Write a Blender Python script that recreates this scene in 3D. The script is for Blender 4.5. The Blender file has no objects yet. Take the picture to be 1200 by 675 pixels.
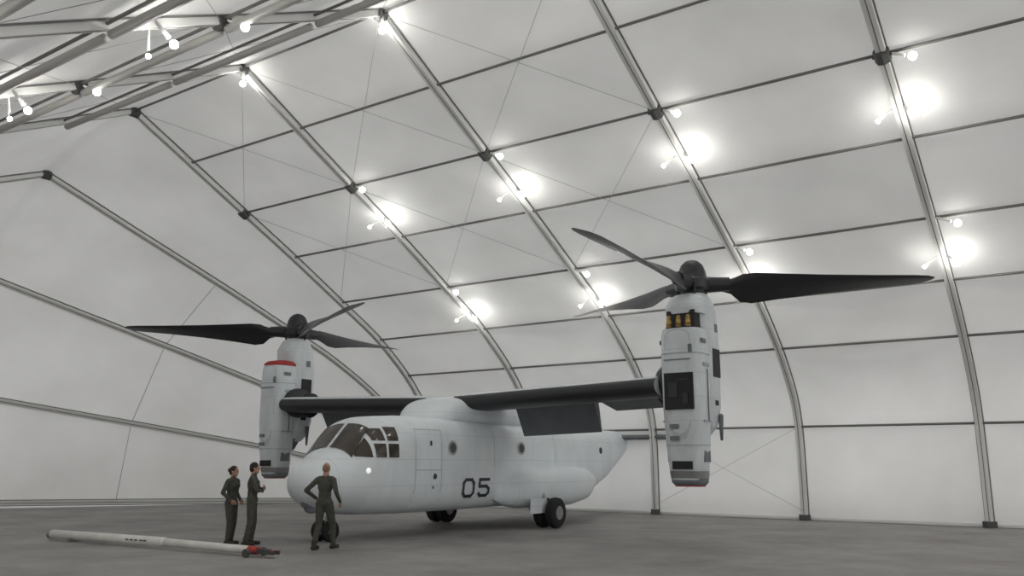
import bpy, bmesh, math, random
import numpy as np
from mathutils import Vector, Matrix
random.seed(4)
scene=bpy.context.scene
try:
    scene.view_settings.view_transform='Standard'
    scene.view_settings.look='None'
except Exception: pass

# ---------------------------------------------------------------- materials
def newmat(name,col,rough=.6,metal=0,noise=0,nscale=3,emis=None,estr=0,spec=.5):
    m=bpy.data.materials.new(name); m.use_nodes=True
    nt=m.node_tree; b=nt.nodes['Principled BSDF']
    b.inputs['Base Color'].default_value=(*col,1); b.inputs['Roughness'].default_value=rough
    b.inputs['Metallic'].default_value=metal
    b.inputs['Specular IOR Level'].default_value=spec
    if noise>0:
        tc=nt.nodes.new('ShaderNodeTexCoord'); n=nt.nodes.new('ShaderNodeTexNoise')
        n.inputs['Scale'].default_value=nscale; n.inputs['Detail'].default_value=5
        nt.links.new(tc.outputs['Object'],n.inputs['Vector'])
        r=nt.nodes.new('ShaderNodeValToRGB')
        r.color_ramp.elements[0].position=.3; r.color_ramp.elements[1].position=.7
        r.color_ramp.elements[0].color=(*[c*(1-noise) for c in col],1)
        r.color_ramp.elements[1].color=(*[min(1,c*(1+noise*.6)) for c in col],1)
        nt.links.new(n.outputs['Fac'],r.inputs['Fac']); nt.links.new(r.outputs['Color'],b.inputs['Base Color'])
    if emis:
        b.inputs['Emission Color'].default_value=(*emis,1); b.inputs['Emission Strength'].default_value=estr
    return m
M_paint=newmat('aircraft_paint',(.80,.85,.88),.45,0,.05,1.2)
M_paint2=newmat('nacelle_paint',(.72,.765,.79),.45,0,.08,1.5)
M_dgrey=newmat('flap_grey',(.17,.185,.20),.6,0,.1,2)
M_boot=newmat('deice_boot_black',(.022,.023,.027),.45)
M_blade=newmat('blade_black',(.017,.018,.022),.4)
M_black=newmat('black_cavity',(.008,.008,.009),.6)
M_glass=newmat('cockpit_glass',(.06,.05,.042),.1)
M_brass=newmat('brass_ducting',(.5,.33,.12),.35,.6)
M_red=newmat('red_cover',(.38,.035,.03),.6)
M_tire=newmat('tire_rubber',(.012,.012,.012),.8)
M_rim=newmat('wheel_rim',(.3,.3,.3),.4,.5)
M_mark=newmat('marking_dark',(.03,.035,.05),.6)
M_line=newmat('panel_line',(.40,.43,.45),.6)
M_beam=newmat('aluminium_beam',(.74,.74,.72),.5,.0)
M_beamd=newmat('beam_shade_groove_dark',(.17,.165,.16),.6)  # painted shadow lines beside the beams, and their centre groove
M_brk=newmat('bracket_dark',(.07,.07,.07),.6)
M_purl=newmat('purlin_dark',(.17,.165,.155),.5)
M_strut=newmat('strut_grey',(.42,.41,.39),.5)
M_cable=newmat('cable',(.35,.35,.34),.5)
M_bulb=newmat('lamp_flood',(1,1,1),.5,0,emis=(1,.985,.93),estr=135)
M_globe=newmat('lamp_globe',(1,1,1),.5,0,emis=(1,.985,.93),estr=20)
M_suit=newmat('flight_suit_olive',(.072,.072,.060),.9,0,.25,14)
M_boots=newmat('leather_boots',(.03,.025,.02),.7)
M_skin=newmat('skin',(.45,.25,.17),.6)
M_hair=newmat('hair_dark',(.02,.014,.01),.7)
M_hairg=newmat('hair_short_grey',(.27,.165,.115),.8)
M_eye=newmat('eye',(.03,.02,.02),.3)
M_towbar=newmat('towbar_white',(.78,.76,.72),.5,0,.12,3)
M_glint=newmat('nose_glint',(.9,.9,.88),.2,emis=(1,1,.95),estr=.6)  # glowing white that imitates a bright reflection on the nose

def panelise(m,sx,sz,dark=.86):
    nt=m.node_tree;b=nt.nodes['Principled BSDF']; src=b.inputs['Base Color'].links[0].from_socket
    tc=nt.nodes.new('ShaderNodeTexCoord'); mp=nt.nodes.new('ShaderNodeMapping'); mp.inputs['Rotation'].default_value=(math.radians(90),0,0)
    br=nt.nodes.new('ShaderNodeTexBrick'); br.inputs['Scale'].default_value=1; br.inputs['Brick Width'].default_value=sx; br.inputs['Row Height'].default_value=sz
    br.inputs['Mortar Size'].default_value=.006; br.inputs['Mortar Smooth'].default_value=.3
    br.inputs['Color1'].default_value=(1,1,1,1); br.inputs['Color2'].default_value=(.965,.97,.975,1); br.inputs['Mortar'].default_value=(.76,.77,.78,1)
    n=nt.nodes.new('ShaderNodeTexNoise'); n.inputs['Scale'].default_value=2.2; n.inputs['Detail'].default_value=7; n.inputs['Roughness'].default_value=.7
    mps=nt.nodes.new('ShaderNodeMapping'); mps.inputs['Scale'].default_value=(1.6,1,.35)
    rr=nt.nodes.new('ShaderNodeValToRGB'); rr.color_ramp.elements[0].position=.32; rr.color_ramp.elements[1].position=.62
    rr.color_ramp.elements[0].color=(dark,dark,dark*.98,1); rr.color_ramp.elements[1].color=(1,1,1,1)
    m1=nt.nodes.new('ShaderNodeMix'); m1.data_type='RGBA'; m1.blend_type='MULTIPLY'; m1.inputs[0].default_value=1
    m2=nt.nodes.new('ShaderNodeMix'); m2.data_type='RGBA'; m2.blend_type='MULTIPLY'; m2.inputs[0].default_value=1
    L=nt.links.new
    L(tc.outputs['Object'],mp.inputs[0]); L(mp.outputs[0],br.inputs[0]); L(tc.outputs['Object'],mps.inputs[0]); L(mps.outputs[0],n.inputs[0]); L(n.outputs['Fac'],rr.inputs[0])
    L(src,m1.inputs[6]); L(br.outputs['Color'],m1.inputs[7]); L(m1.outputs[2],m2.inputs[6]); L(rr.outputs[0],m2.inputs[7]); L(m2.outputs[2],b.inputs['Base Color'])
panelise(M_paint,1.35,.62,.94); panelise(M_paint2,.9,.55,.85)

def fabric_mat():
    m=bpy.data.materials.new('tent_fabric'); m.use_nodes=True; nt=m.node_tree
    for n in list(nt.nodes): nt.nodes.remove(n)
    o=nt.nodes.new('ShaderNodeOutputMaterial'); mx=nt.nodes.new('ShaderNodeMixShader'); mx.inputs[0].default_value=.34
    d=nt.nodes.new('ShaderNodeBsdfPrincipled'); t=nt.nodes.new('ShaderNodeBsdfTranslucent')
    d.inputs['Roughness'].default_value=.55; d.inputs['Specular IOR Level'].default_value=.3
    tc=nt.nodes.new('ShaderNodeTexCoord'); n=nt.nodes.new('ShaderNodeTexNoise'); n.inputs['Scale'].default_value=.35; n.inputs['Detail'].default_value=6
    r=nt.nodes.new('ShaderNodeValToRGB')
    r.color_ramp.elements[0].position=.3;r.color_ramp.elements[1].position=.7
    r.color_ramp.elements[0].color=(.70,.692,.67,1); r.color_ramp.elements[1].color=(.82,.812,.79,1)
    nt.links.new(tc.outputs['Object'],n.inputs['Vector']); nt.links.new(n.outputs['Fac'],r.inputs['Fac'])
    nt.links.new(r.outputs['Color'],d.inputs['Base Color']); nt.links.new(r.outputs['Color'],t.inputs['Color'])
    nt.links.new(d.outputs[0],mx.inputs[1]); nt.links.new(t.outputs[0],mx.inputs[2]); nt.links.new(mx.outputs[0],o.inputs[0])
    return m
M_fab=fabric_mat()

def floor_mat():
    m=bpy.data.materials.new('asphalt_floor'); m.use_nodes=True; nt=m.node_tree; b=nt.nodes['Principled BSDF']
    b.inputs['Roughness'].default_value=.6; b.inputs['Specular IOR Level'].default_value=.3
    tc=nt.nodes.new('ShaderNodeTexCoord')
    n1=nt.nodes.new('ShaderNodeTexNoise'); n1.inputs['Scale'].default_value=.4; n1.inputs['Detail'].default_value=9; n1.inputs['Roughness'].default_value=.7
    n2=nt.nodes.new('ShaderNodeTexNoise'); n2.inputs['Scale'].default_value=30; n2.inputs['Detail'].default_value=3
    for n in (n1,n2): nt.links.new(tc.outputs['Object'],n.inputs['Vector'])
    r=nt.nodes.new('ShaderNodeValToRGB'); r.color_ramp.elements[0].position=.34;r.color_ramp.elements[1].position=.66
    r.color_ramp.elements[0].color=(.25,.24,.23,1); r.color_ramp.elements[1].color=(.42,.405,.39,1)
    mx=nt.nodes.new('ShaderNodeMix'); mx.data_type='RGBA'; mx.blend_type='MULTIPLY'; mx.inputs[0].default_value=.3
    nt.links.new(n1.outputs['Fac'],r.inputs['Fac']); nt.links.new(r.outputs['Color'],mx.inputs[6]); nt.links.new(n2.outputs['Fac'],mx.inputs[7])
    nt.links.new(mx.outputs[2],b.inputs['Base Color'])
    bp=nt.nodes.new('ShaderNodeBump'); bp.inputs['Strength'].default_value=.15; nt.links.new(n2.outputs['Fac'],bp.inputs['Height']); nt.links.new(bp.outputs[0],b.inputs['Normal'])
    return m
M_floor=floor_mat()

# ---------------------------------------------------------------- helpers
def empty(name,loc=(0,0,0),rz=0):
    e=bpy.data.objects.new(name,None); e.empty_display_size=.3; scene.collection.objects.link(e)
    e.location=loc; e.rotation_euler=(0,0,rz); return e
def mesh(name,V,F,mat,parent=None,smooth=True,angle=None):
    me=bpy.data.meshes.new(name); me.from_pydata([tuple(v) for v in V],[],F); me.update()
    bm=bmesh.new(); bm.from_mesh(me); bmesh.ops.recalc_face_normals(bm,faces=bm.faces); bm.to_mesh(me); bm.free()
    for p in me.polygons: p.use_smooth=smooth
    o=bpy.data.objects.new(name,me); scene.collection.objects.link(o)
    if mat: me.materials.append(mat)
    if parent: o.parent=parent
    if angle is not None:
        try: me.set_sharp_from_angle(angle=math.radians(angle))
        except Exception: pass
    return o
class MB:
    def __init__(s): s.V=[];s.F=[]
    def add(s,V,F):
        b=len(s.V); s.V+= [tuple(v) for v in V]; s.F+=[tuple(i+b for i in f) for f in F]
    def rings(s,R,cap=True,closed=True):
        n=len(R[0]); V=[v for r in R for v in r]; F=[]
        for i in range(len(R)-1):
            for j in range(n if closed else n-1):
                F.append((i*n+j,i*n+(j+1)%n,(i+1)*n+(j+1)%n,(i+1)*n+j))
        if cap and closed:
            F.append(tuple(range(n))[::-1]); F.append(tuple((len(R)-1)*n+j for j in range(n)))
        s.add(V,F)
    def box(s,c,h):
        V=[]
        for x in(-1,1):
            for y in(-1,1):
                for z in(-1,1):
                    V.append(Vector(c)+Vector((x*h[0],y*h[1],z*h[2])))
        s.add(V,[(0,1,3,2),(4,6,7,5),(0,4,5,1),(2,3,7,6),(0,2,6,4),(1,5,7,3)])
    def tube(s,p,q,r0,r1=None,n=8,cap=True):
        p=Vector(p);q=Vector(q); r1=r0 if r1 is None else r1
        d=(q-p).normalized(); x=d.orthogonal().normalized(); y=d.cross(x)
        s.rings([[c+x*r*math.cos(2*math.pi*j/n)+y*r*math.sin(2*math.pi*j/n) for j in range(n)] for c,r in((p,r0),(q,r1))],cap)
    def ell(s,c,r,n=14,m=10,R=None):
        rs=[]
        for i in range(m+1):
            t=math.pi*(i/m)*.998+.003
            ring=[]
            for j in range(n):
                v=Vector((r[0]*math.sin(t)*math.cos(2*math.pi*j/n),r[1]*math.sin(t)*math.sin(2*math.pi*j/n),r[2]*math.cos(t)))
                if R is not None: v=R@v
                ring.append(Vector(c)+v)
            rs.append(ring)
        s.rings(rs)
    def caps(s,p,q,r0,r1,n=12):
        s.tube(p,q,r0,r1,n); s.ell(p,(r0,)*3,n,8); s.ell(q,(r1,)*3,n,8)
    def obj(s,name,mat,parent=None,smooth=True,angle=None): return mesh(name,s.V,s.F,mat,parent,smooth,angle)

# ---------------------------------------------------------------- hangar geometry
PSI=2.5374; a=Vector((math.cos(PSI),math.sin(PSI),0)); n_=Vector((-a.y,a.x,0)); K=Vector((0,0,1))
D=28.7312; T0=2.9793; S=5.252; W=14.965
half=[(0,0),(0,1.5),(.08,3.0),(.45,4.0),(1.05,4.75),(1.75,5.45),(2.7,6.2),(3.8,6.95),(5.0,7.6),(6.5,8.4),(8.2,9.3),(10,10.2),(12,11.2),(13.5,11.97),(14.965,12.7)]
def cr(P,sub):
    out=[]
    for i in range(len(P)-1):
        p0=P[max(i-1,0)];p1=P[i];p2=P[i+1];p3=P[min(i+2,len(P)-1)]
        for k in range(sub):
            t=k/sub
            out.append(tuple(.5*((2*p1[c])+(-p0[c]+p2[c])*t+(2*p0[c]-5*p1[c]+4*p2[c]-p3[c])*t*t+(-p0[c]+3*p1[c]-3*p2[c]+p3[c])*t**3) for c in range(2)))
    out.append(P[-1]); return out
hp=cr(half,4)
prof=hp+[(2*W-u,z) for u,z in hp[::-1][1:]]
NP=len(prof)
nrm=[]
for i in range(NP):
    p=prof[max(i-1,0)];q=prof[min(i+1,NP-1)]; du,dz=q[0]-p[0],q[1]-p[1]; L=math.hypot(du,dz); nrm.append((dz/L,-du/L))
def basept(t): return -D*n_+t*a
PUR=[]
for (u,z) in ((.08,3.05),(1.72,5.42),(3.65,6.86),(5.9,8.08),(8.3,9.35),(10.6,10.5),(12.9,11.66)):
    i=min(range(NP//2+1),key=lambda i:math.hypot(prof[i][0]-u,prof[i][1]-z)); PUR.append(i)
PURall=PUR+[NP//2]+[NP-1-i for i in PUR]
brk=sorted([0]+PURall+[NP-1])
ks=list(range(-5,5)); TS={k:T0+k*S for k in range(-5,5)}
def fab_pt(i,t,fr):
    u,z=prof[i]; nu,nz=nrm[i]
    for b0,b1 in zip(brk[:-1],brk[1:]):
        if b0<=i<=b1: ff=(i-b0)/(b1-b0); break
    bil=.24*math.sin(math.pi*ff)**.8*math.sin(math.pi*fr) if 0<ff<1 and 0<fr<1 else 0
    return basept(t)+n_*(u-nu*bil)+K*(z-nz*bil)
def fabric(name,i0,i1):
    mb=MB(); NS=8
    for k in ks[:-1]:
        R=[[fab_pt(i,TS[k]+S*j/NS,j/NS) for i in range(i0,i1+1)] for j in range(NS+1)]
        mb.rings(R,False,False)
    return mb.obj(name,M_fab)
iw=PUR[1]
fabric('wall_right',0,iw); fabric('ceiling',iw,NP-1-iw); fabric('wall_left',NP-1-iw,NP-1)

frame=empty('tent_frame')
def arch(name,t,phi,wid=.1,dep=.2,brackets=(1,1,1)):
    e=K*math.cos(phi)+a*math.sin(phi); f=a*math.cos(phi)-K*math.sin(phi); B=basept(t)
    mb=MB(); mg=MB()
    idx=range(0,NP,2)
    def pt(i,w,d):
        u,z=prof[i];nu,nz=nrm[i]
        return B+n_*(u+nu*d)+e*(z+nz*d)+f*w
    mb.rings([[pt(i,-wid,.0),pt(i,wid,.0),pt(i,wid,dep),pt(i,-wid,dep)] for i in idx])
    mb.obj(name,M_beam,frame,False)
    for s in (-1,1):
        mg.rings([[pt(i,s*wid,.015),pt(i,s*(wid+.03),.015),pt(i,s*(wid+.03),.05),pt(i,s*wid,.05)] for i in idx])  # dark strips paint the shadow lines where beam meets fabric
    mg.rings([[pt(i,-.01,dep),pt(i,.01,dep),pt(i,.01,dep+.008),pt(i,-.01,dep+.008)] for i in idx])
    mg.obj(name+'_shade_groove',M_beamd,frame,False)
    mk=MB()
    for i in [x for x,b in zip((PUR[5],NP//2,NP-1-PUR[5]),brackets) if b]:
        c=pt(i,0,dep*.7)
        d=(pt(i+1,0,0)-pt(i-1,0,0)).normalized()
        mk.tube(c-d*.14,c+d*.14,.17,.17,8)
        mk.tube(c-f*.2,c+f*.2,.05,.05,8)
    for i in (0,NP-1):
        mk.box(pt(i,0,.12)+e*.09,(.14,.14,.09))
    mk.obj(name+'_bracket',M_brk,frame,False)
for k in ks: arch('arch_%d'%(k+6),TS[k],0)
TE=TS[4]
PH=[math.radians(x) for x in (0,24,47.5,69.5,89)]
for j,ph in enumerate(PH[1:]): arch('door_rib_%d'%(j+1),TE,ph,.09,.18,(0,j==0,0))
mb=MB()
for j in range(4):
    R=[]
    for q in range(7):
        fr=q/6
        e0=K*math.cos(PH[j])+a*math.sin(PH[j]); e1=K*math.cos(PH[j+1])+a*math.sin(PH[j+1])
        ee=e0.lerp(e1,fr)
        R.append([basept(TE)+n_*u+ee*z*(1+.02*math.sin(math.pi*fr)) for u,z in prof])
    mb.rings(R,False,False)
mb.obj('wall_end',M_fab)
mp=MB(); mq=MB()
for k in ks[:-1]:
    for i in PURall:
        u,z=prof[i];nu,nz=nrm[i]; d=.1
        o=n_*(u+nu*d)+K*(z+nz*d)
        mp.tube(basept(TS[k]+.1)+o,basept(TS[k+1]-.1)+o,.038,.038,6)
    for i in (NP-1-PUR[6],NP-1-PUR[5],NP-1-PUR[4],NP-1-PUR[3]):
        u,z=prof[i];nu,nz=nrm[i]
        o1=n_*(u+nu*.3)+K*(z+nz*.3)
        mq.tube(basept(TS[k]+.1)+o1,basept(TS[k+1]-.1)+o1,.085,.085,8)
mp.obj('purlins',M_purl,frame); mq.obj('roof_struts',M_strut,frame)
mc=MB()
def ip(k,i,d=.12):
    u,z=prof[i];nu,nz=nrm[i]; return basept(TS[k])+n_*(u+nu*d)+K*(z+nz*d)
for k in (1,2,3):
    for (i,j) in ((PUR[3],PUR[5]),(PUR[5],NP//2)):
        for A_,B_ in ((i,j),(j,i)):
            mc.tube(ip(k,A_),ip(k+1,B_),.007,.007,5)
            mc.tube(ip(k,NP-1-A_),ip(k+1,NP-1-B_),.007,.007,5)
mc.tube(ip(1,0,.25)+K*.3,ip(2,PUR[0]),.006,.006,5); mc.tube(ip(2,0,.25)+K*.3,ip(1,PUR[0]),.006,.006,5)
for us in (8.6,2*W-8.6):
    i=min(range(NP),key=lambda i:abs(prof[i][0]-us)); u,z=prof[i]
    P_=[basept(TE)+n_*u+(K*math.cos(p_)+a*math.sin(p_))*(z-.03) for p_ in PH]
    for p_,q_ in zip(P_[1:-1],P_[2:]): mc.tube(p_,q_,.012,.012,5)
mc.obj('bracing_cables',M_cable,frame)
mr=MB()
for uu in (.0,2*W):
    p=basept(TS[-5])+n_*uu; q=basept(TS[4])+n_*uu
    mr.tube(p+K*.06,q+K*.06,.06,.06,4)
mr.obj('trim_1',M_beam,None,False)

mf=MB(); c0=[basept(TS[-5]-3)-n_*1.0,basept(TE+14.5)-n_*1.0,basept(TE+14.5)+n_*(2*W+1),basept(TS[-5]-3)+n_*(2*W+1)]
mf.add(c0+[c-K*.2 for c in c0],[(0,1,2,3),(7,6,5,4),(0,4,5,1),(1,5,6,2),(2,6,7,3),(3,7,4,0)])
mf.obj('floor',M_floor,None,False)

# lamps : twin floods close to the fabric either side of each arch and a small globe beside them
lights=empty('hangar_lamps')
mbulb=MB(); mglob=MB(); mfx=MB()
for k in range(-3,4):
    for u in (4.3,8.9,2*W-8.9,2*W-4.3,W):
        if u==W and k<1: continue
        def at(uq,hang,lat):
            i=min(range(NP),key=lambda i:abs(prof[i][0]-uq)+(9 if prof[i][1]<1 else 0)); nu,nz=nrm[i]
            if i==NP//2: nu,nz=0,-1
            return basept(TS[k]-lat)+n_*(prof[i][0]+nu*hang)+K*(prof[i][1]+nz*hang)
        hang=.4 if u<W-1 else .6
        c=at(u,hang,.38 if u!=W else .1); mbulb.ell(c,(.08,.08,.08),8,6)
        if u!=W:
            c3=at(u,hang,-.42); mbulb.ell(c3,(.05,.05,.05),8,6); b3=at(u,.1,-.12); mfx.tube(b3,b3.lerp(c3,.8),.02,.03,8)
        b=at(u,.1,.1); mfx.tube(b,b.lerp(c,.7),.03,.05,8)
        if u!=W:
            uq=u+(1.35 if u<W else -1.35)
            c=at(uq,.4,.6); mglob.ell(c,(.09,.09,.09),8,6); b=at(uq,.1,.1); mfx.tube(b,b.lerp(c,.7),.025,.04,8)
mbulb.obj('flood_lamps',M_bulb,lights); mglob.obj('globes',M_globe,lights); mfx.obj('sockets',M_beam,lights)

# ---------------------------------------------------------------- aircraft
AC=empty('tiltrotor_aircraft',(-1.4818,24.3575,0),-2.1666)
ST=[(5.97,.03,1.28,1.36,2.0),(5.93,.24,1.12,1.54,2.0),(5.85,.4,1.0,1.67,2.1),(5.7,.58,.87,1.8,2.1),(5.4,.80,.73,1.93,2.2),(5.1,.97,.66,2.05,2.3),(4.85,1.06,.62,2.3,2.4),(4.55,1.13,.58,2.62,2.6),(4.3,1.17,.57,2.80,2.8),(3.9,1.2,.56,2.90,3.1),(3.2,1.22,.55,2.95,3.8),(1.0,1.22,.55,2.95,4.4),(-4.5,1.22,.58,2.95,3.8),(-6,1.14,.74,2.95,3.3),(-7.5,.92,1.18,2.95,3),(-9,.62,1.78,2.96,2.6),(-10.4,.32,2.4,2.96,2.2),(-10.75,.08,2.65,2.85,2)]
xs=np.array([s[0] for s in ST])[::-1]; cols=[np.array([s[c] for s in ST])[::-1] for c in range(1,5)]
def st(x):
    if x>5.6: return [float(np.interp(x,xs,c)) for c in cols]
    return [float(np.mean([np.interp(x+d,xs,c) for d in(-.12,-.06,0,.06,.12)])) for c in cols]
def ring_x(x,cy,hw,z0,z1,n,N=48):
    zc=(z0+z1)/2;hz=(z1-z0)/2; R=[]
    for j in range(N):
        t=2*math.pi*j/N; c,s=math.cos(t),math.sin(t)
        R.append((x,cy+hw*math.copysign(abs(c)**(2/n),c),zc+hz*math.copysign(abs(s)**(2/n),s)))
    return R
def yS(x,z):
    hw,z0,z1,n=st(x); q=min(.999,abs((z-(z0+z1)/2)/((z1-z0)/2))); return hw*(1-q**n)**(1/n)
def zS(x,y):
    hw,z0,z1,n=st(x); q=min(.999,abs(y/hw)); return (z0+z1)/2+(z1-z0)/2*(1-q**n)**(1/n)
fx=[5.97,5.95,5.93,5.89,5.85,5.78,5.7]+list(np.arange(5.6,3.0,-.05))+list(np.arange(3,-10.4,-.4))+[-10.4,-10.6,-10.75]
mb=MB(); mb.rings([ring_x(x,0,*st(x),64) for x in fx]); mb.obj('fuselage',M_paint,AC)
def side(name,X0,X1,Z0,Z1,mat,off=.012,sg=1,N=6,z0b=None,z1b=None):
    mb=MB(); R=[]
    for i in range(N+1):
        x=X0+(X1-X0)*i/N; f=i/N
        za=Z0+((z0b if z0b is not None else Z0)-Z0)*f; zb=Z1+((z1b if z1b is not None else Z1)-Z1)*f
        R.append([(x,sg*(yS(x,za+(zb-za)*j/N)+off),za+(zb-za)*j/N) for j in range(N+1)])
    mb.rings(R,False,False); return mb.obj(name,mat,AC)
def top(name,X0,X1,Y0,Y1,mat,off=.012,N=8,y0b=None,y1b=None):
    mb=MB(); R=[]
    for i in range(N+1):
        x=X0+(X1-X0)*i/N; f=i/N
        ya=Y0+((y0b if y0b is not None else Y0)-Y0)*f; yb=Y1+((y1b if y1b is not None else Y1)-Y1)*f
        R.append([(x+.5*off,ya+(yb-ya)*j/N,zS(x,ya+(yb-ya)*j/N)+off) for j in range(N+1)])
    mb.rings(R,False,False); return mb.obj(name,mat,AC)
wi=0
for sg in(1,-1):
    for X0,X1,Z0,Z1 in ((4.56,4.27,1.9,2.22),(4.2,3.88,1.9,2.22),(4.56,4.27,2.29,2.58),(4.2,3.88,2.29,2.62)):
        wi+=1; side('side_window_%d'%wi,X0,X1,Z0,Z1,M_glass,sg=sg)
    side('quarter_window_%d'%wi,4.98,4.64,1.92,1.98,M_glass,sg=sg,z0b=1.9,z1b=2.36)
    top('windshield_%d'%wi,5.04,4.45,sg*.06,sg*.80,M_glass,.02,y0b=sg*.06,y1b=sg*.72)
    for X0,X1,Z0,Z1 in ((3.3,3.285,.85,2.6),(2.3,2.285,.85,2.6),(3.3,2.3,2.585,2.6),(3.3,2.3,1.6,1.615),(.0,-.015,1.7,2.8),(-3.2,-3.215,1.7,2.8)):
        side('panel_line_%d_%d'%(wi,int(X0*10)),X0,X1,Z0,Z1,M_line,sg=sg)
def disc(name,x,z,r,mat,sg,off=.015):
    mb=MB(); N=16; V=[(x,sg*(yS(x,z)+off),z)]+[(x+r*math.cos(2*math.pi*j/N),sg*(yS(x,z+r*math.sin(2*math.pi*j/N))+off),z+r*math.sin(2*math.pi*j/N)) for j in range(N)]
    mb.add(V,[(0,j+1,(j+1)%N+1) for j in range(N)]); return mb.obj(name,mat,AC)
for sg in(1,-1):
    for i,(x,z) in enumerate(((1.85,2.16),(-1.35,2.2))):
        disc('porthole_rim_%d'%i,x,z,.19,M_line,sg,.012); disc('porthole_%d'%i,x,z,.13,M_glass,sg,.02)
disc('insignia',-6.4,2.2,.11,M_mark,1); disc('insignia_b',2.55,1.45,.07,M_mark,1)
side('warning_mark',2.75,2.68,2.2,2.32,M_mark)
side('warning_mark_b',2.62,2.58,1.15,1.22,M_mark)
ml=MB(); ml.ell((4.75,yS(4.75,1.6)-.02,1.6),(.08,.04,.07)); ml.obj('nose_glint',M_glint,AC)  # painted highlight on the nose skin, not a fitted lamp
ml=MB(); ml.ell((5.45,0,.78),(.2,.14,.14)); ml.ell((5.62,.0,.88),(.13,.12,.12)); ml.obj('sensor_turret',M_dgrey,AC)
def stroke(pts,wd=.075):
    mbx=MB()
    for (p,q) in zip(pts[:-1],pts[1:]):
        dx,dz=q[0]-p[0],q[1]-p[1]; L=math.hypot(dx,dz); ux,uz=dx/L,dz/L; N=6
        R=[]
        for i in range(N+1):
            s=-wd*.45+(L+wd*.9)*i/N
            row=[]
            for w in(-wd/2,wd/2):
                X=p[0]+ux*s-uz*w; Z=p[1]+uz*s+ux*w
                row.append((X,yS(X,Z)+.018,Z))
            R.append(row)
        mbx.rings(R,False,False)
    return mbx
def digit(name,x0,pts,w=.44,h=.42,z0=.93):
    P=[(x0-px*w,z0+pz*h) for px,pz in pts]
    stroke(P,.08).obj(name,M_mark,AC,False)
digit('marking_0',1.36,[(.2,0),(.8,0),(1,.2),(1,.8),(.8,1),(.2,1),(0,.8),(0,.2),(.2,0)])
digit('marking_5',.68,[(1,1),(.05,1),(.02,.58),(.75,.58),(1,.42),(1,.16),(.8,0),(.2,0),(0,.14)])
def interp_rings(data,N=40,sg=1,sub=6):
    R=[]
    arr=np.array(data); xsd=arr[::-1,0]
    def g(x): return [float(np.mean([np.interp(x+d,xsd,arr[::-1,c]) for d in(-.15,-.07,0,.07,.15)])) for c in range(1,6)]
    X=[]
    for i in range(len(data)-1):
        for k in range(sub): X.append(data[i][0]+(data[i+1][0]-data[i][0])*k/sub)
    X.append(data[-1][0])
    for x in X:
        v=g(x) if (x!=X[0] and x!=X[-1]) else list(data[0 if x==X[0] else -1][1:])
        R.append(ring_x(x,sg*v[0],v[1],v[2],v[3],v[4],N))
    return R
for sg in(1,-1):
    sp=[(-.1,1.12,.05,.8,1.1,2),(-.5,1.18,.32,.62,1.35,2.3),(-1.1,1.25,.58,.53,1.6,2.5),(-3.6,1.25,.62,.53,1.7,2.6),(-4.8,1.15,.5,.65,1.65,2.5),(-5.8,1.0,.2,.95,1.45,2.2),(-6.2,.95,.04,1.15,1.3,2)]
    mb=MB(); mb.rings(interp_rings(sp,sg=sg)); mb.obj('sponson_%s'%('l' if sg>0 else 'r'),M_paint,AC)
fr=[(2.0,0,.35,2.8,3.0,2.2),(1.75,0,.75,2.75,3.22,2.6),(1.3,0,.95,2.75,3.5,3),(.4,0,1.1,2.75,3.62,3.2),(-1.5,0,1.05,2.75,3.58,3),(-2.8,0,.8,2.75,3.25,2.6),(-3.8,0,.3,2.8,3.0,2.2)]
mb=MB(); mb.rings(interp_rings(fr)); mb.obj('wing_fairing',M_paint,AC)
mb=MB(); mb.box((-4.1,0,3.0),(.4,.16,.08)); mb.box((-5.0,.3,3.0),(.08,.02,.15)); mb.ell((-5.6,0,2.97),(.3,.2,.12)); mb.obj('antennas',M_paint,AC)
def zc(y): return 3.38+.2*abs(y)/6.3
prof_w=[(.0,.0),(.01,.045),(.04,.085),(.1,.115),(.2,.13),(.35,.13),(.5,.115),(.65,.09),(.72,.075)]
def wing_ring(y,c0=1.0,chord=2.35):
    up=[(c0-f*chord, y, zc(y)+t*chord*.85) for f,t in prof_w]; lo=[(c0-f*chord,y,zc(y)-t*chord*.75) for f,t in prof_w[1:]][::-1]
    return up+lo
for sg in(1,-1):
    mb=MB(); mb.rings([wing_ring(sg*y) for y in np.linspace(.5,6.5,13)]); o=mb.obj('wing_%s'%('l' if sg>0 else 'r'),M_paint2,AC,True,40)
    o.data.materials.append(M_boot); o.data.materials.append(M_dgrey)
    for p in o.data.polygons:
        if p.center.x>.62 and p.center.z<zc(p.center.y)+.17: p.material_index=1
        elif p.center.z<zc(p.center.y): p.material_index=2  # light grey underside: its shade is put into the colour as dark grey
def flap(name,y0,y1,ang,L=.95):
    hx=-.72
    d=Vector((-math.cos(ang),0,-math.sin(ang))); nn=Vector((-math.sin(ang),0,math.cos(ang)))
    R=[]
    for y in (y0,y1):
        h=Vector((hx,y,zc(y)-.02))
        R.append([h+nn*.13,h+d*.3+nn*.12,h+d*L,h+d*.3-nn*.09,h-nn*.13,h-d*.08])
    mb=MB(); mb.rings(R); mb.obj(name,M_dgrey,AC,False)
flap('flaperon_1',1.5,4.0,math.radians(68)); flap('flaperon_2',4.2,6.3,math.radians(20),.9)
flap('flaperon_3',-1.4,-3.9,math.radians(68)); flap('flaperon_4',-4.0,-6.3,math.radians(68))
mb=MB()
def stab_ring(y,x0,x1,z,t=.09): return [(x0,y,z),(x0-.15,y,z+t),(x0-.5*(x0-x1),y,z+t),(x1,y,z),(x0-.5*(x0-x1),y,z-t),(x0-.15,y,z-t)]
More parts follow.
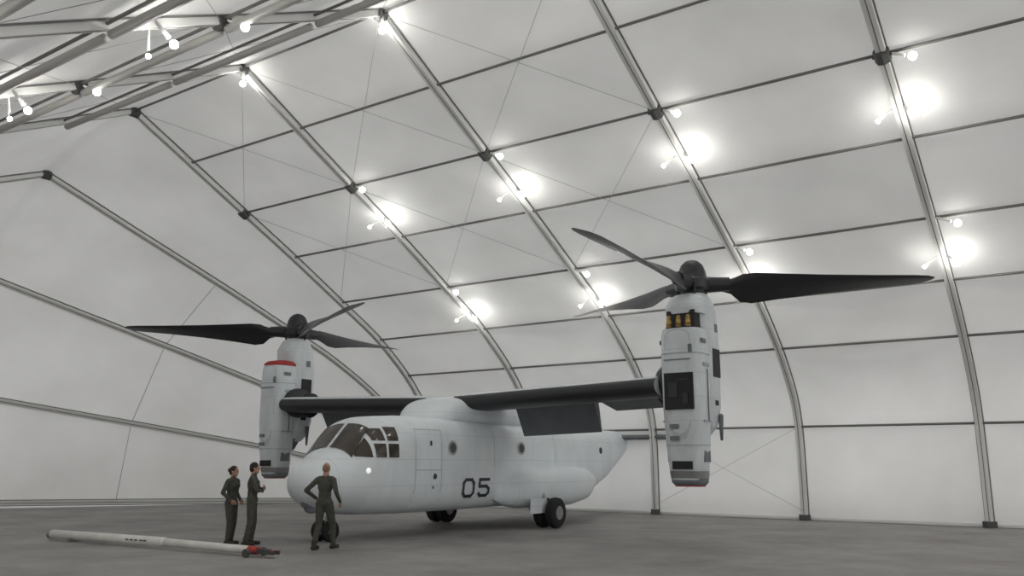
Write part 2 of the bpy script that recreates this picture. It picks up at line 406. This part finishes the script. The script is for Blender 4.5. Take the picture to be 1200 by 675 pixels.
mb.rings([stab_ring(-2.65,-9.4,-10.5,2.72),stab_ring(0,-9.0,-10.5,2.72),stab_ring(2.65,-9.4,-10.5,2.72)]); mb.obj('tailplane',M_dgrey,AC,False)
for sg in(1,-1):
    mb=MB(); y=sg*2.68
    def fr_(z,x0,x1,t=.08): return [(x0,y,z),(x0-.2,y+t,z),((x0+x1)/2,y+t,z),(x1,y,z),((x0+x1)/2,y-t,z),(x0-.2,y-t,z)]
    mb.rings([fr_(1.9,-9.6,-10.6,.05),fr_(2.7,-9.1,-10.8),fr_(4.45,-10.0,-11.1,.05)]); mb.obj('tail_fin_%s'%('l' if sg>0 else 'r'),M_paint,AC,False)
def wheel(mt,mr_,c,r,w):
    c=Vector(c); R=[]
    for (dy,rr) in ((-w,r*.6),(-w,r*.85),(-w*.7,r*.97),(0,r),(w*.7,r*.97),(w,r*.85),(w,r*.6)):
        R.append([c+Vector((rr*math.cos(2*math.pi*j/24),dy,rr*math.sin(2*math.pi*j/24))) for j in range(24)])
    mt.rings(R)
    mr_.tube(c-Vector((0,w*1.03,0)),c+Vector((0,w*1.03,0)),r*.45,r*.45,16)
mt=MB();mri=MB();mst=MB()
for sg in(1,-1):
    for dy in(-.2,.2): wheel(mt,mri,(-1.7,sg*1.95+dy,.42),.42,.13)
    mst.tube((-1.7,sg*1.95,.4),(-1.55,sg*1.7,1.1),.07,.09); mst.tube((-1.7,sg*1.95-.2,.4),(-1.7,sg*1.95+.2,.4),.05); mst.tube((-2.3,sg*1.7,.75),(-1.7,sg*1.95,.42),.04)
for dy in(-.17,.17): wheel(mt,mri,(5.0,dy,.24),.24,.07)
mst.tube((5.0,0,.24),(4.8,0,.9),.06,.08); mst.tube((5.0,-.17,.24),(5.0,.17,.24),.04)
mt.obj('tires',M_tire,AC,True,40); mri.obj('wheel_rims',M_rim,AC,True,40); mst.obj('landing_gear_struts',M_rim,AC,True,40)
mb=MB()
for sg in(1,-1): mb.box((-1.15,sg*1.93,.62),(.4,.02,.2)); mb.box((-2.3,sg*1.5,.58),(.3,.02,.18))
mb.obj('gear_doors',M_paint,AC,False)
def ring_z(z,cx,cy,hx,hy,n=3,N=36):
    R=[]
    for j in range(N):
        t=2*math.pi*j/N;c,s=math.cos(t),math.sin(t)
        R.append((cx+hx*math.copysign(abs(c)**(2/n),c),cy+hy*math.copysign(abs(s)**(2/n),s),z))
    return R
def zloft(data,cy,n=3,sub=4):
    R=[]
    for i in range(len(data)-1):
        for k in range(sub):
            f=k/sub; d=[data[i][c]*(1-f)+data[i+1][c]*f for c in range(4)]
            R.append(ring_z(d[0],d[1],cy,d[2],d[3],n))
    d=data[-1]; R.append(ring_z(d[0],d[1],cy,d[2],d[3],n)); return R
for sg,tag in((1,'l'),(-1,'r')):
    cy=sg*7.1; port=sg>0; NAC=[]
    def nob(mb,name,mat,smooth=True,angle=None):
        o=mb.obj(name,mat,AC,smooth,angle); NAC.append(o); return o
    engA=[(1.42,.46,.33,.36),(1.7,.47,.37,.39),(2.2,.48,.41,.43),(3.0,.5,.44,.46),(4.2,.5,.45,.47),(4.75,.5,.43,.46),(4.9,.49,.40,.44)]
    mb=MB(); mb.rings(zloft(engA,cy)); nob(mb,'engine_cowl_'+tag,M_paint2,True,50)
    gbx=[(2.45,-.12,.2,.25),(2.65,-.12,.38,.38),(3.1,-.15,.48,.45),(4.6,-.15,.5,.46),(5.1,-.1,.52,.46),(5.45,-.05,.5,.45),(5.75,-.08,.36,.38),(5.85,-.1,.3,.3)]
    mb=MB(); mb.rings(zloft(gbx,cy)); nob(mb,'gearbox_cowl_'+tag,M_paint2,True,50)
    if port:
        mb=MB(); mb.rings([ring_z(4.9,.49,cy,.34,.38),ring_z(4.94,.49,cy,.34,.38)]); mb.box((.45,cy,5.13),(.22,.32,.22)); nob(mb,'inlet_cavity_'+tag,M_black,True,40)
        mb=MB()
        for dy in(-.27,-.05,.17): mb.caps((.66,cy+dy,4.98),(.64,cy+dy,5.2),.075,.06)
        nob(mb,'inlet_ducting_'+tag,M_brass)
        mb=MB(); mb.rings(zloft([(5.28,.36,.32,.42),(5.45,.36,.34,.43),(5.7,.25,.28,.38),(5.8,.15,.2,.3)],cy)); nob(mb,'inlet_hood_'+tag,M_paint2,True,50)
        mb=MB(); mb.box((.94,cy+.02,3.42),(.03,.32,.42)); nob(mb,'access_bay_'+tag,M_black,False)
        mb=MB(); mb.box((.96,cy-.1,3.45),(.03,.10,.17)); mb.box((.96,cy+.17,3.25),(.03,.06,.12)); mb.box((.965,cy+.12,3.68),(.02,.12,.02)); nob(mb,'bay_equipment_'+tag,M_boot,False)
    else:
        mb=MB(); mb.rings(zloft([(4.87,.49,.405,.445),(4.95,.49,.405,.445),(5.03,.48,.33,.38),(5.06,.48,.2,.25)],cy)); nob(mb,'inlet_cover_'+tag,M_red,True,50)
    mb=MB()
    for z,hx,hy in ((2.2,.41,.43),(4.3,.45,.47)):
        mb.rings([ring_z(z-.01,.485 if z<3 else .5,cy,hx+.008,hy+.008),ring_z(z+.01,.485 if z<3 else .5,cy,hx+.008,hy+.008)])
    nob(mb,'cowl_seams_'+tag,M_line,True,40)
    for s2 in(1,-1):
        mb=MB(); mb.box((-.17,cy+s2*.452,4.15),(.2,.012,.34)); mb.box((-.12,cy+s2*.44,3.2),(.1,.012,.06)); nob(mb,'side_vent_%s_%d'%(tag,s2),M_black,False)
        mb=MB(); mb.box((.5,cy+s2*.475,4.05),(.16,.01,.04)); mb.box((.5,cy+s2*.465,2.75),(.2,.01,.02)); nob(mb,'cowl_marks_%s_%d'%(tag,s2),M_line,False)
        mb=MB(); mb.caps((-.3,cy+s2*.45,2.35),(-.3,cy+s2*.45,2.9),.03,.06); nob(mb,'strake_%s_%d'%(tag,s2),M_dgrey)
    mb=MB(); mb.rings(zloft([(1.30,.46,.27,.31),(1.36,.46,.32,.36),(1.46,.46,.33,.37)],cy)); nob(mb,'exhaust_'+tag,M_dgrey,True,40)
    mb=MB(); mb.rings([ring_z(1.27,.46,cy,.26,.30),ring_z(1.31,.46,cy,.26,.30)]); nob(mb,'exhaust_cover_'+tag,M_red,True,40)
    mb=MB(); mb.box((.845,cy,1.75),(.02,.22,.09)); nob(mb,'exhaust_slot_'+tag,M_black,False)
    mb=MB()
    for s2 in (1,-1):
        mb.box((.47,cy+s2*.405,1.95),(.16,.012,.13)); mb.box((.45,cy+s2*.475,3.35),(.015,.008,.6)); mb.box((.6,cy+s2*.475,4.6),(.12,.01,.05))
        mb.box((-.2,cy+s2*.455,5.0),(.08,.012,.1))
    for z in (2.35,2.62): mb.box((.93,cy-.12,z),(.012,.1,.05))
    mb.box((.955,cy,4.15),(.01,.3,.012)); mb.box((.94,cy+.3,4.4),(.015,.04,.09))
    nob(mb,'cowl_vents_'+tag,M_dgrey,False)
    mb=MB(); mb.caps((-.35,cy,2.75),(-.15,cy,2.25),.16,.08); mb.tube((.0,cy-.25,2.55),(.2,cy-.1,2.1),.05,.03); mb.tube((.0,cy+.25,2.55),(.2,cy+.1,2.1),.05,.03); nob(mb,'nacelle_tail_fittings_'+tag,M_dgrey)
    mb=MB(); mb.rings(zloft([(1.46,.46,.345,.375),(1.62,.47,.365,.39)],cy)); nob(mb,'heat_shield_'+tag,M_rim,True,40)
    for o in NAC:
        o.scale=(1.09,1.09,1); o.location=(.2*(1-1.09),cy*(1-1.09),0)
    mb=MB(); mb.ell((.15,sg*6.55,3.68),(.62,.32,.48)); mb.tube((-.1,sg*6.2,3.6),(-.1,sg*7.0,3.7),.4,.4,16); mb.obj('pivot_joint_'+tag,M_boot,AC,True,50)
    hx=-.12; az=( -.0805 if port else 3.179)+2.1666
    mb=MB()
    mb.rings([[(hx+r*math.cos(2*math.pi*j/20),cy+r*math.sin(2*math.pi*j/20),z) for j in range(20)] for z,r in((5.8,.26),(5.95,.3),(6.0,.42),(6.2,.44),(6.28,.36),(6.45,.33),(6.6,.27),(6.7,.16),(6.74,.03))])
    for k in range(3):
        aa=az+k*2*math.pi/3; mb.tube((hx,cy,6.1),(hx+.9*math.cos(aa),cy+.9*math.sin(aa),6.12),.22,.17,10)
        ab=aa+.5; mb.tube((hx+.3*math.cos(ab),cy+.3*math.sin(ab),5.7),(hx+.45*math.cos(ab),cy+.45*math.sin(ab),6.1),.04,.04,6)
    mb.obj('rotor_hub_'+tag,M_blade,AC,True,50)
    for k in range(3):
        aa=az+k*2*math.pi/3; e=Vector((math.cos(aa),math.sin(aa),.02)); tg=Vector((-math.sin(aa),math.cos(aa),0))*(-1 if port else 1)
        R=[]
        for r,ch,th,tw in ((.7,.3,.26,50),(.95,.42,.26,50),(1.2,.80,.2,48),(1.5,.92,.16,44),(2.2,.85,.12,36),(3.2,.74,.09,27),(4.4,.62,.065,19),(5.3,.53,.05,14),(5.6,.40,.04,13),(5.78,.14,.02,12)):
            t=math.radians(tw); cd=tg*math.cos(t)+K*math.sin(t); nd=-tg*math.sin(t)+K*math.cos(t)
            c=Vector((hx,cy,6.1))+e*r
            shape=[(-.35,0),(-.25,.38),(-.05,.5),(.25,.33),(.65,0),(.25,-.33),(-.05,-.5),(-.25,-.38)]
            R.append([c-cd*(sx*ch)+nd*(sz*th) for sx,sz in shape])
        mb=MB(); mb.rings(R); mb.obj('rotor_blade_%s_%d'%(tag,k+1),M_blade,AC,True,60)

# ---------------------------------------------------------------- tow bar
p=Vector((-10.73,20.49,0)); q=Vector((-4.43,16.71,0)); L=(q-p).length; ang=math.atan2((q-p).y,(q-p).x)
TB=empty('tow_bar',tuple(p),ang)
mb=MB(); mb.caps((.1,0,.13),(L*.55,0,.14),.10,.10); mb.caps((L*.5,0,.14),(L-.75,0,.12),.088,.075); mb.obj('tube',M_towbar,TB)
mb=MB(); mb.tube((L-.75,0,.12),(L-.5,0,.11),.083,.075,12); mb.box((L-.15,0,.1),(.07,.035,.035)); mb.obj('coupler',M_red,TB,True,40)
mb=MB(); mb.box((L-.36,0,.11),(.14,.06,.045)); mb.box((L-.12,.07,.1),(.11,.018,.035)); mb.box((L-.12,-.07,.1),(.11,.018,.035)); mb.tube((L-.6,-.22,.08),(L-.6,.22,.08),.025,.025,8)
for s in(-1,1): mb.tube((L-.6,s*.2,.08),(L-.6,s*.25,.08),.08,.08,16)
for x in (2.95,3.1,3.25,3.42,3.55): mb.box((x,-.098,.15),(.045,.008,.014))
mb.obj('coupler_wheels_and_lettering',M_brk,TB,True,40)
mb=MB(); mb.tube((-.04,0,.12),(.12,0,.13),.10,.06,12); mb.box((.9,0,.035),(.05,.15,.035)); mb.obj('lunette_and_skid',M_rim,TB,True,40)

# ---------------------------------------------------------------- people
def remeshed(mb,name,mat,par,vox=.016,sm=4):
    o=mb.obj(name,mat,par); m=o.modifiers.new('r','REMESH'); m.mode='VOXEL'; m.voxel_size=vox; m.use_smooth_shade=True
    s=o.modifiers.new('s','SMOOTH'); s.iterations=sm; s.factor=.5; return o
def person(name,loc,face,J,hair,scale=1.0,bun=False,bald=False,headyaw=0):
    P=empty(name,loc,face); P.scale=(scale,)*3
    mb=MB(); V=Vector
    mb.ell((0,0,.97),(.125,.17,.14)); mb.ell((0,0,1.12),(.11,.145,.17)); mb.ell((.0,0,1.30),(.125,.175,.2))
    mb.caps((0,-.14,1.43),(0,.14,1.43),.075,.075); mb.caps((0,0,1.44),(.01,0,1.53),.075,.062)
    for s in(1,-1):
        k='l' if s>0 else 'r'
        h=V((0,s*.095,.93)); kn=V(J['knee_'+k]); an=V(J['ankle_'+k])
        mb.caps(h,kn,.105,.075); mb.caps(kn,an+V((0,0,.02)),.075,.058)
        sh=V((0,s*.19,1.42)); el=V(J['elbow_'+k]); wr=V(J['wrist_'+k])
        mb.caps(sh,el,.065,.05); mb.caps(el,wr,.05,.036)
    mb.box((.125,.07,1.33),(.012,.045,.05)); mb.box((.125,-.07,1.33),(.012,.045,.05))
    remeshed(mb,'flight_suit',M_suit,P)
    for s in(1,-1):
        k='l' if s>0 else 'r'
        an=V(J['ankle_'+k]); toe=V(J['toe_'+k]); mb=MB()
        mb.caps(an+V((0,0,.07)),an+V((0,0,-.02)),.056,.055)
        d=(toe-an); d.z=0; d.normalize()
        mb.caps(an+V((0,0,-.045))-d*.05,toe,.048,.04); mb.ell(toe-d*.05+V((0,0,.005)),(.065,.05,.04))
        remeshed(mb,'boot_'+k,M_boots,P,.012,2)
        wr=V(J['wrist_'+k]); hd=V(J['hand_'+k]).normalized(); nrmv=V(J['palm_'+k]).normalized()
        nrmv=(nrmv-hd*nrmv.dot(hd)).normalized(); sd=hd.cross(nrmv)
        R=Matrix((sd,hd,nrmv)).transposed()
        mb=MB(); mb.caps(wr-hd*.02,wr+hd*.02,.03,.03)
        mb.ell(wr+hd*.055,(.043,.055,.018),12,8,R)
        for i,(o_,ln) in enumerate(((-.033,.062),(-.011,.075),(.011,.07),(.032,.055))):
            b=wr+hd*.095+sd*o_; m1=b+hd*ln*.5+nrmv*.008; m2=m1+(hd*.7+nrmv*.7).normalized()*ln*.5
            mb.caps(b-hd*.02,m1,.0095,.009,8); mb.caps(m1,m2,.009,.0075,8)
        ts=-1
        b=wr+hd*.03+sd*ts*.035; m1=b+(hd*.6+sd*ts*.6+nrmv*.3).normalized()*.04; m2=m1+(hd*.9+nrmv*.3).normalized()*.03
        mb.caps(b,m1,.012,.011,8); mb.caps(m1,m2,.011,.009,8)
        mb.obj('hand_'+k,M_skin,P)
    H=empty('head_pivot',(.015,0,1.62),headyaw); H.parent=P
    mb=MB(); mb.ell((0,0,.055),(.098,.077,.102)); mb.ell((.03,0,-.02),(.068,.058,.075)); mb.ell((.055,0,-.062),(.032,.032,.03))
    mb.caps((-.02,0,-.12),(-.01,0,0),.058,.055); mb.caps((.095,0,.045),(.112,0,.012),.011,.015,8)
    for s in(1,-1): mb.ell((-.005,s*.078,.02),(.02,.01,.032))
    mb.caps((.088,-.03,.062),(.088,.03,.062),.012,.012,8)
    remeshed(mb,'head',M_skin,H,.008,3)
    mb=MB()
    for s in(1,-1): mb.ell((.083,s*.031,.042),(.012,.014,.009))
    mb.caps((.089,-.022,-.032),(.089,.022,-.032),.006,.006,8); mb.obj('eyes_and_mouth',M_eye,H)
    mb=MB()
    if bald: mb.ell((-.022,0,.05),(.088,.0805,.083)); mb.ell((-.03,0,.0),(.066,.066,.05))
    else:
        mb.ell((-.014,0,.068),(.102,.086,.1)); mb.ell((-.045,0,.02),(.07,.08,.085))
    if bun: mb.ell((-.115,0,.06),(.045,.05,.05))
    remeshed(mb,'hair',hair,H,.01,2)
    return P
def legs(l=(0,.11),r=(0,-.11),ll=0,rl=0,kb=.03):
    J={}
    for k,(x,y),lift in (('l',l,ll),('r',r,rl)):
        J['ankle_'+k]=(x-.02,y,.09+lift); J['toe_'+k]=(x+.15,y*1.15,.042+lift*.4)
        J['knee_'+k]=(x*.5+kb,y*.95,.50+lift*.4)
    return J
J=legs((-.16,.10),(.24,-.12),0,.0,.05)
J['toe_l']=(.01,.12,.042)
J.update(elbow_l=(-.1,.40,1.20),wrist_l=(.06,.235,1.03),hand_l=(.5,-.5,-.4),palm_l=(-.3,-1,0),
         elbow_r=(-.12,-.33,1.18),wrist_r=(.05,-.34,.97),hand_r=(.6,.1,-.7),palm_r=(.2,1,0))
person('bald_pilot',(-3.95,18.45,0),math.radians(72),J,M_hairg,1.0,bald=True,headyaw=.2)
J=legs((.03,.13),(-.05,-.13))
J.update(elbow_l=(.12,.27,1.17),wrist_l=(.25,.02,1.22),hand_l=(.05,-1,.1),palm_l=(-1,0,0),
         elbow_r=(.12,-.27,1.17),wrist_r=(.22,-.02,1.17),hand_r=(.1,1,.15),palm_r=(-1,0,0))
person('pilot',(-5.73,19.27,0),math.radians(10),J,M_hair,1.0,headyaw=.1)
J=legs((.0,.10),(.04,-.10))
J.update(elbow_l=(-.06,.27,1.17),wrist_l=(.10,.22,.98),hand_l=(.6,-.4,-.5),palm_l=(0,-1,0),
         elbow_r=(-.08,-.26,1.17),wrist_r=(.1,-.18,.99),hand_r=(.6,.4,-.4),palm_r=(0,1,0))
person('woman_pilot',(-6.24,19.45,0),math.radians(-15),J,M_hair,.955,bun=True,headyaw=.1)

# ---------------------------------------------------------------- world, camera
w=bpy.data.worlds.new('World'); scene.world=w; w.use_nodes=True
bg=w.node_tree.nodes['Background']; bg.inputs[0].default_value=(.97,.98,1,1); bg.inputs[1].default_value=1.0
_nt=w.node_tree; _tc=_nt.nodes.new('ShaderNodeTexCoord'); _sx=_nt.nodes.new('ShaderNodeSeparateXYZ'); _mr=_nt.nodes.new('ShaderNodeMapRange')
_mr.inputs['From Min'].default_value=0; _mr.inputs['From Max'].default_value=.9; _mr.inputs['To Min'].default_value=1.3; _mr.inputs['To Max'].default_value=.84
_nt.links.new(_tc.outputs['Generated'],_sx.inputs[0]); _nt.links.new(_sx.outputs['Z'],_mr.inputs['Value']); _nt.links.new(_mr.outputs[0],bg.inputs[1])
f=991.1;pt=.2037;ro=-.0036
cam=bpy.data.cameras.new('camera'); co=bpy.data.objects.new('camera',cam); scene.collection.objects.link(co); scene.camera=co
cam.sensor_width=36; cam.sensor_fit='HORIZONTAL'; cam.lens=36*f/1200; cam.clip_end=500
right=Vector((1,0,0)); up=Vector((0,-math.sin(pt),math.cos(pt))); fw=Vector((0,math.cos(pt),math.sin(pt)))
r2=right*math.cos(ro)-up*math.sin(ro); u2=right*math.sin(ro)+up*math.cos(ro)
m=Matrix((r2,u2,-fw)).transposed().to_4x4(); m.translation=Vector((0,0,1.7914)); co.matrix_world=m
